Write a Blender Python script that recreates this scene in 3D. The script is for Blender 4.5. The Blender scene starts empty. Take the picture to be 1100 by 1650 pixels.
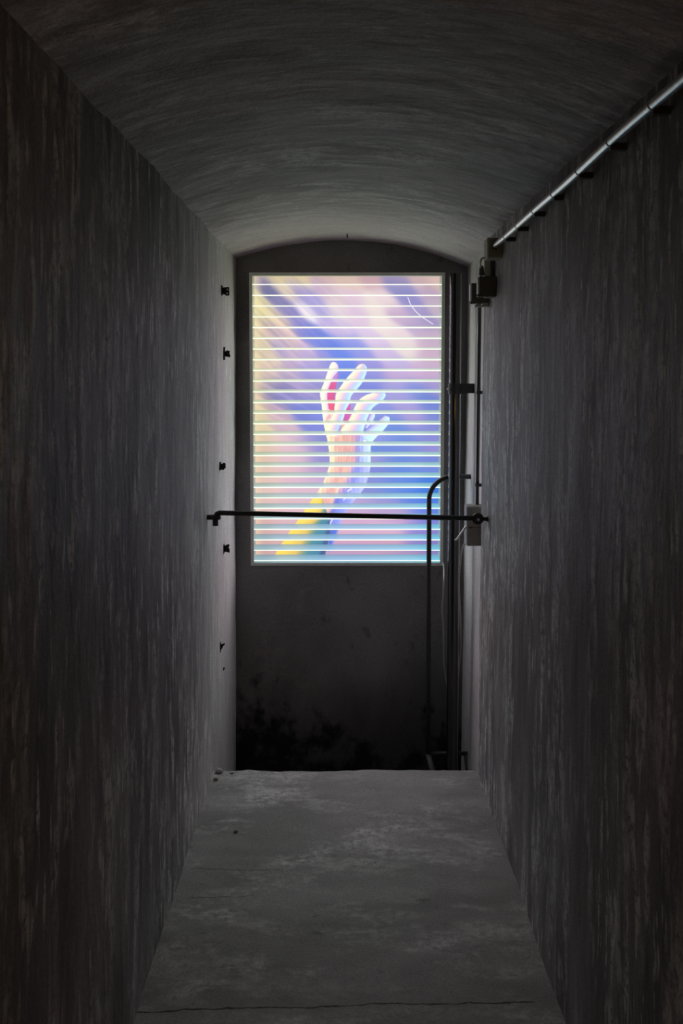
import bpy, bmesh, math, random
import numpy as np
from mathutils import Vector, Matrix, noise

random.seed(7)
scene = bpy.context.scene
C = scene.collection

# ------------------------------------------------------------------ camera
F = 1500.0                       # focal length in pixels of the 1100x1650 frame
EYE = 1.792                      # eye height above the passage floor
cam_d = bpy.data.cameras.new('camera')
cam = bpy.data.objects.new('camera', cam_d)
C.objects.link(cam)
cam.location = (0, 0, EYE)
cam.rotation_euler = (math.radians(90), 0, 0)
cam_d.sensor_fit = 'AUTO'
cam_d.sensor_width = 36.0
cam_d.lens = F / 1650 * 36.0
cam_d.shift_x = (550 - 549) / 1650
cam_d.shift_y = -(825 - 600) / 1650
cam_d.clip_start = 0.02
scene.camera = cam
scene.cycles.max_bounces = 4
scene.cycles.diffuse_bounces = 3
scene.cycles.glossy_bounces = 2
scene.cycles.caustics_reflective = False

# ------------------------------------------------------------------ world, light, exposure
w = bpy.data.worlds.new('world')
scene.world = w
w.use_nodes = True
w.node_tree.nodes['Background'].inputs[0].default_value = (0.02, 0.02, 0.025, 1)
w.node_tree.nodes['Background'].inputs[1].default_value = 0.0

SCREEN = 1.18                     # brightness of the light box picture
def lamp(name, loc, col, watts, size):
    d = bpy.data.lights.new(name, 'POINT')
    d.color = col; d.energy = watts; d.shadow_soft_size = size
    o = bpy.data.objects.new(name, d); C.objects.link(o); o.location = loc
    return o
lamp('passage_lamp', (0.42, -1.2, 1.4), (1.0, 0.58, 0.08), 4.5, 0.06)   # weak warm lamp in the passage behind the camera

scene.view_settings.view_transform = 'Standard'
scene.view_settings.look = 'None'
scene.view_settings.gamma = 1.0
scene.view_settings.use_curve_mapping = False
scene.view_settings.exposure = 0.48

# ------------------------------------------------------------------ helpers
def at(px, py, d):
    """a photograph position at distance d, as a point of the passage"""
    return Vector(((px - 549) * d / F, d, EYE - (py - 600) * d / F))

def srgb(r, g, b):
    f = lambda c: c / 12.92 if c <= 0.04045 else ((c + 0.055) / 1.055) ** 2.4
    return (f(r / 255), f(g / 255), f(b / 255), 1.0)

def obj(name, bm, mat, parent=None, smooth=False):
    me = bpy.data.meshes.new(name)
    bmesh.ops.recalc_face_normals(bm, faces=bm.faces)
    bm.to_mesh(me); bm.free()
    if smooth:
        for p in me.polygons: p.use_smooth = True
    if mat: me.materials.append(mat)
    o = bpy.data.objects.new(name, me); C.objects.link(o)
    if parent is not None: o.parent = parent; o.matrix_parent_inverse = parent.matrix_world.inverted()
    return o

def thing(name, label, cat, loc=(0, 0, 0), group=None):
    o = bpy.data.objects.new(name, None); C.objects.link(o)
    o.location = loc; o.empty_display_size = 0.05
    o.matrix_world = Matrix.Translation(loc)
    tag(o, label, cat, group)
    return o

def tag(o, label, cat, group=None):
    o['label'] = label; o['category'] = cat
    if group: o['group'] = group
    return o

def box(bm, lo, hi, bevel=0.0, mtx=None):
    lo, hi = Vector(lo), Vector(hi)
    r = bmesh.ops.create_cube(bm, size=1.0)
    vs = r['verts']
    for v in vs:
        v.co = Vector([(lo[i] + hi[i]) / 2 + v.co[i] * (hi[i] - lo[i]) for i in range(3)])
    if bevel:
        es = list({e for v in vs for e in v.link_edges})
        rb = bmesh.ops.bevel(bm, geom=es, offset=bevel, segments=2, affect='EDGES', profile=0.5)
        vs = list({v for f in rb['faces'] for v in f.verts} | {v for v in vs if v.is_valid})
    if mtx is not None:
        for v in vs: v.co = mtx @ v.co
    return vs

def tube(bm, pts, rad, n=14, cap=True):
    """a round tube along a polyline; rad is one radius or one per point"""
    pts = [Vector(p) for p in pts]
    rs = rad if isinstance(rad, (list, tuple)) else [rad] * len(pts)
    rings = []
    t0 = (pts[1] - pts[0]).normalized()
    up = Vector((0, 0, 1)) if abs(t0.z) < 0.9 else Vector((0, 1, 0))
    nrm = (up - t0 * up.dot(t0)).normalized()
    for i, p in enumerate(pts):
        a = pts[max(i - 1, 0)]; b = pts[min(i + 1, len(pts) - 1)]
        t = (b - a).normalized()
        nrm = (nrm - t * nrm.dot(t)).normalized()
        bi = t.cross(nrm)
        rings.append([bm.verts.new(p + (nrm * math.cos(k * 2 * math.pi / n) + bi * math.sin(k * 2 * math.pi / n)) * rs[i]) for k in range(n)])
    for i in range(len(rings) - 1):
        for k in range(n):
            bm.faces.new((rings[i][k], rings[i][(k + 1) % n], rings[i + 1][(k + 1) % n], rings[i + 1][k]))
    if cap:
        bm.faces.new(rings[0][::-1]); bm.faces.new(rings[-1])
    return bm

def smooth_path(pts, sub=8):
    """Catmull-Rom through the points"""
    P = [Vector(p) for p in pts]
    P = [P[0] * 2 - P[1]] + P + [P[-1] * 2 - P[-2]]
    out = []
    for i in range(1, len(P) - 2):
        for k in range(sub):
            t = k / sub
            a, b, c, d = P[i - 1], P[i], P[i + 1], P[i + 2]
            out.append(0.5 * ((2 * b) + (c - a) * t + (2 * a - 5 * b + 4 * c - d) * t * t + (3 * b - a - 3 * c + d) * t ** 3))
    out.append(P[-2])
    return out

def prism(bm, poly, y0, y1):
    """an outline in x,z given thickness along y"""
    a = [bm.verts.new((x, y0, z)) for x, z in poly]
    b = [bm.verts.new((x, y1, z)) for x, z in poly]
    bm.faces.new(a); bm.faces.new(b[::-1])
    n = len(poly)
    for i in range(n):
        bm.faces.new((a[i], b[i], b[(i + 1) % n], a[(i + 1) % n]))

def torus(bm, c, R, r, axis='Y', n=24, m=10):
    c = Vector(c); ring = []
    for i in range(n):
        a = 2 * math.pi * i / n; row = []
        for j in range(m):
            b = 2 * math.pi * j / m
            q = (R + r * math.cos(b)); h = r * math.sin(b)
            row.append(bm.verts.new(c + (Vector((q * math.cos(a), h, q * math.sin(a))) if axis == 'Y' else Vector((h, q * math.cos(a), q * math.sin(a))) if axis == 'X' else Vector((q * math.cos(a), q * math.sin(a), h)))))
        ring.append(row)
    for i in range(n):
        for j in range(m):
            bm.faces.new((ring[i][j], ring[(i + 1) % n][j], ring[(i + 1) % n][(j + 1) % m], ring[i][(j + 1) % m]))

# ------------------------------------------------------------------ materials
def new_mat(name):
    m = bpy.data.materials.new(name); m.use_nodes = True
    nt = m.node_tree
    return m, nt, nt.nodes['Principled BSDF']

def N(nt, kind, **kw):
    n = nt.nodes.new(kind)
    for k, v in kw.items():
        if k in n.inputs: n.inputs[k].default_value = v
        else: setattr(n, k, v)
    return n

def simple(name, col, rough=0.5, metal=0.0, nscale=60, namt=0.25, spec=0.5, bump=0.0):
    m, nt, p = new_mat(name)
    tc = N(nt, 'ShaderNodeTexCoord')
    nz = N(nt, 'ShaderNodeTexNoise', Scale=nscale, Detail=4.0, Roughness=0.6)
    nt.links.new(tc.outputs['Object'], nz.inputs['Vector'])
    r = N(nt, 'ShaderNodeValToRGB')
    r.color_ramp.elements[0].position = 0.3; r.color_ramp.elements[1].position = 0.7
    r.color_ramp.elements[0].color = tuple(c * (1 - namt) for c in col[:3]) + (1,)
    r.color_ramp.elements[1].color = tuple(min(1, c * (1 + namt)) for c in col[:3]) + (1,)
    nt.links.new(nz.outputs['Fac'], r.inputs['Fac'])
    nt.links.new(r.outputs['Color'], p.inputs['Base Color'])
    p.inputs['Roughness'].default_value = rough
    p.inputs['Metallic'].default_value = metal
    p.inputs['Specular IOR Level'].default_value = spec
    if bump:
        b = N(nt, 'ShaderNodeBump', Strength=bump, Distance=0.002)
        nt.links.new(nz.outputs['Fac'], b.inputs['Height']); nt.links.new(b.outputs['Normal'], p.inputs['Normal'])
    return m

def mixrgb(nt, fac, a, b, mode='MIX'):
    mx = N(nt, 'ShaderNodeMix', data_type='RGBA', blend_type=mode)
    for sock, v in ((0, fac), (6, a), (7, b)):
        if hasattr(v, 'is_linked') or hasattr(v, 'links'): nt.links.new(v, mx.inputs[sock])
        else: mx.inputs[sock].default_value = v
    return mx.outputs[2]

def noise_tex(nt, coord, scale3, detail=5.0, rough=0.6, off=(0, 0, 0), dist=0.0):
    mp = N(nt, 'ShaderNodeMapping')
    mp.inputs['Scale'].default_value = scale3
    mp.inputs['Location'].default_value = off
    nt.links.new(coord, mp.inputs['Vector'])
    nz = N(nt, 'ShaderNodeTexNoise', Scale=1.0, Detail=detail, Roughness=rough, Distortion=dist)
    nt.links.new(mp.outputs['Vector'], nz.inputs['Vector'])
    return nz.outputs['Fac']

def ramp(nt, val, p0, p1, c0=(0, 0, 0, 1), c1=(1, 1, 1, 1)):
    r = N(nt, 'ShaderNodeValToRGB')
    r.color_ramp.elements[0].position = p0; r.color_ramp.elements[1].position = p1
    r.color_ramp.elements[0].color = c0; r.color_ramp.elements[1].color = c1
    nt.links.new(val, r.inputs['Fac'])
    return r.outputs['Color']

def math_node(nt, op, a, b=None, clamp=False):
    m = N(nt, 'ShaderNodeMath', operation=op, use_clamp=clamp)
    for i, v in enumerate((a, b)):
        if v is None: continue
        if hasattr(v, 'links'): nt.links.new(v, m.inputs[i])
        else: m.inputs[i].default_value = v
    return m.outputs[0]

def plaster(name, streak, dark, mid, light, white, seed=0.0, rough=0.62, white_amt=0.9, bump=0.3, cool=(0.955, 0.975, 0.98, 1), reveal=None):
    """rough lime render dragged in one direction; streak = noise scale per axis, small along the drag"""
    m, nt, p = new_mat(name)
    co = N(nt, 'ShaderNodeTexCoord').outputs['Object']
    s = Vector(streak)
    broad = noise_tex(nt, co, (1.1, 1.1, 1.1), 1, 0.5, (seed, seed * 2, 3))
    drag1 = noise_tex(nt, co, tuple(s * 0.6), 2, 0.55, (seed + 4, 1, seed))
    drag2 = noise_tex(nt, co, tuple(s * 1.5), 2, 0.6, (seed + 9, 5, seed))
    fine = noise_tex(nt, co, (150, 150, 150), 1, 0.7, (seed, 0, 0))
    patch = noise_tex(nt, co, tuple(s * 0.36), 3, 0.6, (seed + 2, 7, 1), 0.6)
    grit = noise_tex(nt, co, (34, 34, 34), 3, 0.7, (seed, 4, 0))
    base = mixrgb(nt, ramp(nt, drag1, 0.36, 0.64), dark, mid)
    base = mixrgb(nt, math_node(nt, 'MULTIPLY', math_node(nt, 'MULTIPLY', ramp(nt, patch, 0.46, 0.58), ramp(nt, drag2, 0.44, 0.60)), ramp(nt, grit, 0.33, 0.55)), base, light)
    if reveal:      # paler end plaster, ragged join; the long blend also paints extra light onto it
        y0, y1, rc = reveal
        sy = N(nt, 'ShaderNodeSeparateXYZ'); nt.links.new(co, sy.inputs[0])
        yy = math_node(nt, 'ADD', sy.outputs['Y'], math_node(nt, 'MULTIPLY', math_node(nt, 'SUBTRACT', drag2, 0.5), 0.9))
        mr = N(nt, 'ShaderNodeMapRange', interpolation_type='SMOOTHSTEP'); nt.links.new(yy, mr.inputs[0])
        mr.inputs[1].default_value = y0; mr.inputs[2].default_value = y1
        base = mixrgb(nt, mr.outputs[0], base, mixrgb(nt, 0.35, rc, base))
    # a slow drift between a violet and a greenish grey
    tint = mixrgb(nt, ramp(nt, broad, 0.38, 0.62), (1.035, 0.95, 1.0, 1), cool)
    base = mixrgb(nt, 1.0, base, tint, 'MULTIPLY')
    # lime runs: rare, narrow, broken up
    runs = math_node(nt, 'MULTIPLY', ramp(nt, noise_tex(nt, co, tuple(s * 2.0), 2, 0.6, (seed + 13, 2, 8)), 0.54, 0.64), ramp(nt, noise_tex(nt, co, (1.3, 1.3, 1.3), 1, 0.5, (seed + 21, 0, 3)), 0.44, 0.56))
    runs = math_node(nt, 'MULTIPLY', runs, ramp(nt, grit, 0.36, 0.52))
    base = mixrgb(nt, math_node(nt, 'MULTIPLY', runs, white_amt), base, white)
    # dark pits
    pit = ramp(nt, noise_tex(nt, co, tuple(s * 3.0), 2, 0.5, (seed + 31, 1, 2)), 0.26, 0.33, (0.7, 0.7, 0.7, 1), (1, 1, 1, 1))
    base = mixrgb(nt, 1.0, base, pit, 'MULTIPLY')
    speck = ramp(nt, fine, 0.3, 0.7, (0.8, 0.8, 0.8, 1), (1.15, 1.15, 1.15, 1))
    base = mixrgb(nt, 1.0, base, speck, 'MULTIPLY')
    nt.links.new(base, p.inputs['Base Color'])
    p.inputs['Roughness'].default_value = rough
    p.inputs['Specular IOR Level'].default_value = 0.35
    h = math_node(nt, 'ADD', drag2, math_node(nt, 'MULTIPLY', grit, 0.5))
    b = N(nt, 'ShaderNodeBump', Strength=bump, Distance=0.012)
    nt.links.new(h, b.inputs['Height']); nt.links.new(b.outputs['Normal'], p.inputs['Normal'])
    return m, nt, p, co, base

WD, WM, WL, WW = (0.22, 0.212, 0.22, 1), (0.385, 0.373, 0.383, 1), (0.74, 0.76, 0.76, 1), (0.95, 0.95, 0.93, 1)
M = {}
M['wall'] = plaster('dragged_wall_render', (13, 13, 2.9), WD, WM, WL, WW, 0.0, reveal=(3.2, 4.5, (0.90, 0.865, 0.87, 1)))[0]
M['wall_r'] = plaster('dragged_wall_render_right', (13, 13, 2.9), WD, WM, WL, WW, 5.3)[0]
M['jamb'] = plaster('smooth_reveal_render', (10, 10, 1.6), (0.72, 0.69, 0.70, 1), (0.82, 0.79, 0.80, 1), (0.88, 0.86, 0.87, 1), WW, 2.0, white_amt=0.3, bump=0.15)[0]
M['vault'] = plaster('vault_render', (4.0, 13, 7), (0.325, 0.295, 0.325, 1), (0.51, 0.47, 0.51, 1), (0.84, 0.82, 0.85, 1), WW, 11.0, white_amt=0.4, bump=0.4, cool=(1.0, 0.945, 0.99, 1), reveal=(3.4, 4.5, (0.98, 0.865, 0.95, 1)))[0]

# concrete floor: cross trowelled, chalky bloom, two cracks
mf, nt, p, co, base = plaster('concrete_floor', (3.2, 7, 6), (0.25, 0.245, 0.245, 1), (0.36, 0.355, 0.355, 1), (0.48, 0.48, 0.475, 1), (0.85, 0.86, 0.87, 1), 17.0, rough=0.7, white_amt=0.0, bump=0.25)
bloom = math_node(nt, 'MULTIPLY', ramp(nt, noise_tex(nt, co, (2.2, 3.5, 2), 5, 0.65, (3.1, 0.4, 0)), 0.52, 0.70), ramp(nt, noise_tex(nt, co, (30, 38, 30), 5, 0.7), 0.42, 0.62))
sep = N(nt, 'ShaderNodeSeparateXYZ'); nt.links.new(co, sep.inputs[0])
wob = noise_tex(nt, co, (6, 0.0, 0.0), 6, 0.65)
base = mixrgb(nt, math_node(nt, 'MULTIPLY', bloom, 0.75), base, (0.95, 0.97, 0.99, 1))
def crack(base, y0, slope, width, amp, x0, x1, off):
    wv = noise_tex(nt, co, (5, 0.0, 0.0), 6, 0.65, (off, 0, 0))
    line = math_node(nt, 'ADD', math_node(nt, 'MULTIPLY', sep.outputs['X'], slope), math_node(nt, 'MULTIPLY', math_node(nt, 'SUBTRACT', wv, 0.5), amp))
    dist = math_node(nt, 'ABSOLUTE', math_node(nt, 'SUBTRACT', math_node(nt, 'SUBTRACT', sep.outputs['Y'], y0), line))
    wn = math_node(nt, 'MULTIPLY', ramp(nt, noise_tex(nt, co, (14, 0, 0), 3, 0.6, (off * 2, 0, 0)), 0.35, 0.65, (0.25, 0.25, 0.25, 1), (1, 1, 1, 1)), width)
    on = math_node(nt, 'LESS_THAN', dist, wn)
    inx = math_node(nt, 'MULTIPLY', math_node(nt, 'GREATER_THAN', sep.outputs['X'], x0), math_node(nt, 'LESS_THAN', sep.outputs['X'], x1))
    return mixrgb(nt, math_node(nt, 'MULTIPLY', on, inx), base, (0.02, 0.02, 0.02, 1))
base = crack(base, 2.63, 0.035, 0.0045, 0.05, -0.60, 0.55, 1.0)
base = crack(base, 3.36, 0.0, 0.002, 0.05, -0.60, -0.22, 4.0)
base = crack(base, 3.20, 0.05, 0.002, 0.12, -0.52, -0.30, 7.0)
nt.links.new(base, p.inputs['Base Color'])
M['floor'] = mf

# end wall: smoother dark cement with black damp mould and painted pit shade low down
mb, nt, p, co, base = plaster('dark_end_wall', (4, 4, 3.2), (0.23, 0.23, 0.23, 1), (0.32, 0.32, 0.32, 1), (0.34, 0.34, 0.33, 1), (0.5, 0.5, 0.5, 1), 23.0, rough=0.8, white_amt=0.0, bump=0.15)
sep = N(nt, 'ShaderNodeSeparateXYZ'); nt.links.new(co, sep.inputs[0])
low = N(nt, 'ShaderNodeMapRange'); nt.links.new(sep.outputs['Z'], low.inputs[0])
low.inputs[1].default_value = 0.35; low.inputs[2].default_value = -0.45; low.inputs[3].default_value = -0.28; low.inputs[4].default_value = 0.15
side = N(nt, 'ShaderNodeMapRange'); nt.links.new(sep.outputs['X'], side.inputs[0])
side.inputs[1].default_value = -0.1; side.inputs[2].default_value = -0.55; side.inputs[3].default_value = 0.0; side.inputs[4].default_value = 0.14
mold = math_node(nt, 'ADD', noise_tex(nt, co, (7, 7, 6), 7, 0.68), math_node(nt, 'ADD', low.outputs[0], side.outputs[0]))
damp_shade = N(nt, 'ShaderNodeMapRange', interpolation_type='SMOOTHSTEP'); nt.links.new(math_node(nt, 'ADD', sep.outputs['Z'], math_node(nt, 'MULTIPLY', math_node(nt, 'SUBTRACT', noise_tex(nt, co, (4, 4, 2), 4, 0.6, (8, 1, 1)), 0.5), 0.7)), damp_shade.inputs[0])
damp_shade.inputs[1].default_value = 0.45; damp_shade.inputs[2].default_value = -0.35
base = mixrgb(nt, math_node(nt, 'MULTIPLY', damp_shade.outputs[0], 0.85), base, (0.05, 0.05, 0.055, 1))  # low band: damp stain together with painted shade of the pit
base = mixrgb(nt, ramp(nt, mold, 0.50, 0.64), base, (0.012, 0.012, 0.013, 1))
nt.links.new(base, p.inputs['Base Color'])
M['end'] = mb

M['black_iron'] = simple('black_painted_iron', (0.04, 0.041, 0.045), 0.42, 0.0, 80, 0.4, 0.5, 0.2)
M['pipe'] = simple('glossy_black_pipe_paint', (0.012, 0.012, 0.018), 0.10, 0.0, 60, 0.3, 0.6, 0.1)
M['pipe'].node_tree.nodes['Principled BSDF'].inputs['Coat Weight'].default_value = 1.0
M['pipe'].node_tree.nodes['Principled BSDF'].inputs['Coat Roughness'].default_value = 0.08
M['steel'] = simple('galvanised_steel', (0.72, 0.72, 0.75), 0.28, 1.0, 90, 0.15)
M['frame'] = simple('grey_frame_aluminium', (0.82, 0.83, 0.80), 0.5, 0.0, 30, 0.08)
M['frame_in'] = simple('pale_inner_lining', (0.62, 0.63, 0.58), 0.5, 0.0, 30, 0.05)
M['beige'] = simple('aged_beige_plastic', (0.55, 0.53, 0.44), 0.55, 0.0, 40, 0.12)
M['grey_plastic'] = simple('grey_switch_plastic', (0.33, 0.33, 0.31), 0.5, 0.0, 40, 0.1)
M['sensor'] = simple('charcoal_housing', (0.13, 0.13, 0.125), 0.5, 0.0, 50, 0.12)
M['dark_plastic'] = simple('charcoal_plastic', (0.045, 0.045, 0.045), 0.5, 0.0, 50, 0.15)
M['plug'] = simple('mid_grey_plastic', (0.12, 0.12, 0.13), 0.5, 0.0, 50, 0.15)
M['pale_plate'] = simple('pale_trunking', (0.62, 0.62, 0.54), 0.5, 0.0, 40, 0.12)
M['clear'] = simple('greenish_clear_plastic', (0.55, 0.62, 0.58), 0.25, 0.0, 40, 0.1)
M['cable'] = simple('grey_cable_sheath', (0.42, 0.42, 0.40), 0.5, 0.0, 40, 0.1)
M['white_cable'] = simple('white_cable_sheath', (0.75, 0.74, 0.70), 0.45, 0.0, 40, 0.1)
M['lens'] = simple('white_diffuser', (0.92, 0.91, 0.92), 0.4, 0.0, 40, 0.05)  # near-white for the painted highlight on the sensor sides
M['rust'] = simple('rusty_dark_iron', (0.02, 0.017, 0.016), 0.7, 0.0, 120, 0.5, 0.3, 0.5)
M['chip'] = simple('crumbled_render', (0.5, 0.48, 0.48), 0.85, 0.0, 70, 0.35, 0.3, 0.5)

# ------------------------------------------------------------------ the passage
D1, DB = 4.20, 5.06              # floor edge, end wall
XL = -0.571
ZL, ZA, ZR = 2.412, 2.507, 2.385
def lean(z): return 0.0135 * z   # the right wall leans out a little
def xr(y, z):
    if y <= D1 - 0.02: b = 0.616
    elif y <= D1 + 0.05: b = 0.616 + 0.036 * (y - D1 + 0.02) / 0.07
    else: b = 0.652 + 0.006 * (y - D1 - 0.05) / (DB - D1 - 0.05)
    return b + lean(z)
def vault_z(x):
    # circle through left springing, crown, right springing
    (x1, y1), (x2, y2), (x3, y3) = (XL, ZL), (0.04, ZA), (0.65, ZR)
    a = x1 * (y2 - y3) - y1 * (x2 - x3) + x2 * y3 - x3 * y2
    bx = ((x1**2 + y1**2) * (y3 - y2) + (x2**2 + y2**2) * (y1 - y3) + (x3**2 + y3**2) * (y2 - y1))
    by = ((x1**2 + y1**2) * (x2 - x3) + (x2**2 + y2**2) * (x3 - x1) + (x3**2 + y3**2) * (x1 - x2))
    cx, cy = -bx / (2 * a), -by / (2 * a)
    r = math.hypot(x1 - cx, y1 - cy)
    return cy + math.sqrt(max(r * r - (x - cx) ** 2, 0))

def nz(v, s, a):
    return noise.fractal(Vector(v) * s, 0.9, 2.1, 4) * a

def grid(name, us, vs, fn, mat, skip=None):
    bm = bmesh.new()
    rows = [[bm.verts.new(fn(u, v)) for v in vs] for u in us]
    for i in range(len(us) - 1):
        for j in range(len(vs) - 1):
            if skip and skip((us[i] + us[i + 1]) / 2, (vs[j] + vs[j + 1]) / 2): continue
            bm.faces.new((rows[i][j], rows[i + 1][j], rows[i + 1][j + 1], rows[i][j + 1]))
    me = bpy.data.meshes.new(name); bm.to_mesh(me); bm.free()
    for p in me.polygons: p.use_smooth = True
    me.materials.append(mat)
    o = bpy.data.objects.new(name, me); C.objects.link(o)
    o['kind'] = 'structure'
    return o
def span(a, b, n): return [a + (b - a) * i / (n - 1) for i in range(n)]
YB = -4.0
ys_wall = span(YB, 1.0, 40)[:-1] + span(1.0, DB, 150)
zs_wall = span(-1.0, 2.46, 90)
grid('wall_left', ys_wall, zs_wall, lambda y, z: (XL + nz((0, y, z * 0.5), 2.3, 0.006) + nz((3, y * 1.3, z * 0.4), 14, 0.0016), y, z), M['wall'])
ys_r = [y for y in ys_wall if y < D1 - 0.021] + [D1 - 0.02]
grid('wall_right', ys_r, zs_wall, lambda y, z: (xr(y, z) + nz((9, y, z * 0.5), 2.3, 0.006) + nz((5, y * 1.3, z * 0.4), 14, 0.0016), y, z), M['wall_r'])
ys_j = span(D1 - 0.02, D1 + 0.05, 6) + span(D1 + 0.05, DB, 30)[1:]
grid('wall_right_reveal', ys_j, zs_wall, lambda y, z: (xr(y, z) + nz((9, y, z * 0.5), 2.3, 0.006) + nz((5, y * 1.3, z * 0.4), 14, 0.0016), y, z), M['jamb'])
us = span(0, 1, 70)
def vault(y, u):
    x = (XL - 0.03) + u * ((0.73) - (XL - 0.03))
    return (x, y, vault_z(x) + nz((x * 0.6, y, 7), 3.0, 0.008) + nz((x * 0.5, y * 1.6, 2), 16, 0.002))
grid('ceiling', ys_wall, us, vault, M['vault'])
HOLE = (-0.4808, 0.5470, 0.7465, 2.3226)    # opening in the end wall that takes the light box
def cut(vals, a, b): return sorted({v for v in vals if not (abs(v - a) < 0.008 or abs(v - b) < 0.008)} | {a, b})
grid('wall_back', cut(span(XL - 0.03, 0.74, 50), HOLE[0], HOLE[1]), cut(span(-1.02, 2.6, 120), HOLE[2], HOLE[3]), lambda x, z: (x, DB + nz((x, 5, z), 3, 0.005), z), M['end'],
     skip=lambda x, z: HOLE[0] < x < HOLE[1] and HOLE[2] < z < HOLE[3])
grid('wall_rear', span(XL - 0.03, 0.74, 4), span(-0.05, 2.6, 4), lambda x, z: (x, YB, z), M['wall'])
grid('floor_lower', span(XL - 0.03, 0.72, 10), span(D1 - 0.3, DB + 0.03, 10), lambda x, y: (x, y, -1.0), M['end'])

# passage floor: a slab with a worn nosing and a front face dropping into the pit
bm = bmesh.new()
xs = span(XL - 0.02, 0.66, 90)
prof = [(YB, 0.0)] + [(y, 0.0) for y in span(1.0, D1 - 0.012, 130)] + [(D1 - 0.004, -0.003), (D1, -0.012), (D1 + 0.001, -0.05), (D1, -0.4), (D1, -1.0)]
rows = []
for i, (y, z) in enumerate(prof):
    row = []
    for x in xs:
        k = max(0, min(1, (y - 3.9) / 0.3))
        dy = nz((x, 0, 40), 4, 0.020) * k + nz((x, 1, 40), 18, 0.005) * k
        dz = (nz((x, y, 50), 2.2, 0.006) + nz((x, y, 55), 13, 0.0016)) if z > -0.02 else 0
        row.append(bm.verts.new((x, y + dy, z + dz)))
    rows.append(row)
for i in range(len(rows) - 1):
    for j in range(len(xs) - 1):
        bm.faces.new((rows[i][j], rows[i][j + 1], rows[i + 1][j + 1], rows[i + 1][j]))
fl = obj('floor', bm, M['floor'], None, True); fl['kind'] = 'structure'

# ------------------------------------------------------------------ the light box
TILT = math.radians(3.6)
BXD = 4.955
W_, H_, DEPTH = 316 * BXD / F, 1.586, 0.130
origin = at(559.0, 439, BXD)
lb = thing('light_box', 'illuminated light box with grey frame, slats and picture of a raised hand', 'light box', origin)
def LB(x, d, s):
    """light box point: x across from its middle, d back from its front, s down from its top"""
    return Vector((origin.x + x, origin.y + d * math.cos(TILT) + s * math.sin(TILT), origin.z + d * math.sin(TILT) - s * math.cos(TILT)))
LBM = Matrix((( 1, 0, 0, origin.x),
              ( 0, math.cos(TILT), math.sin(TILT), origin.y),
              ( 0, math.sin(TILT), -math.cos(TILT), origin.z),
              ( 0, 0, 0, 1)))       # maps (x, d, s)
bpy.context.view_layer.update()
FW = 0.0172
h2 = W_ / 2
for nm, lo, hi in (('frame_bar', (-h2, 0, 0), (h2, DEPTH, FW)), ('frame_bar', (-h2, 0, H_ - FW), (h2, DEPTH, H_)),
                   ('frame_bar', (-h2, 0, FW), (-h2 + FW, DEPTH, H_ - FW)), ('frame_bar', (h2 - FW, 0, FW), (h2, DEPTH, H_ - FW))):
    bm = bmesh.new(); box(bm, lo, hi, 0.0015, LBM); obj(nm, bm, M['frame'], lb)
bm = bmesh.new(); box(bm, (-h2, DEPTH - 0.012, 0), (h2, DEPTH + 0.004, H_), 0, LBM); obj('back_panel', bm, M['frame'], lb)
for sx in (-0.3, 0.3):
    bm = bmesh.new(); a = LB(sx, 0.06, 0.0); box(bm, (a.x - 0.02, a.y, a.z - 0.004), (a.x + 0.02, DB + 0.004, a.z + 0.004)); obj('wall_bracket', bm, M['black_iron'], lb)

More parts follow.
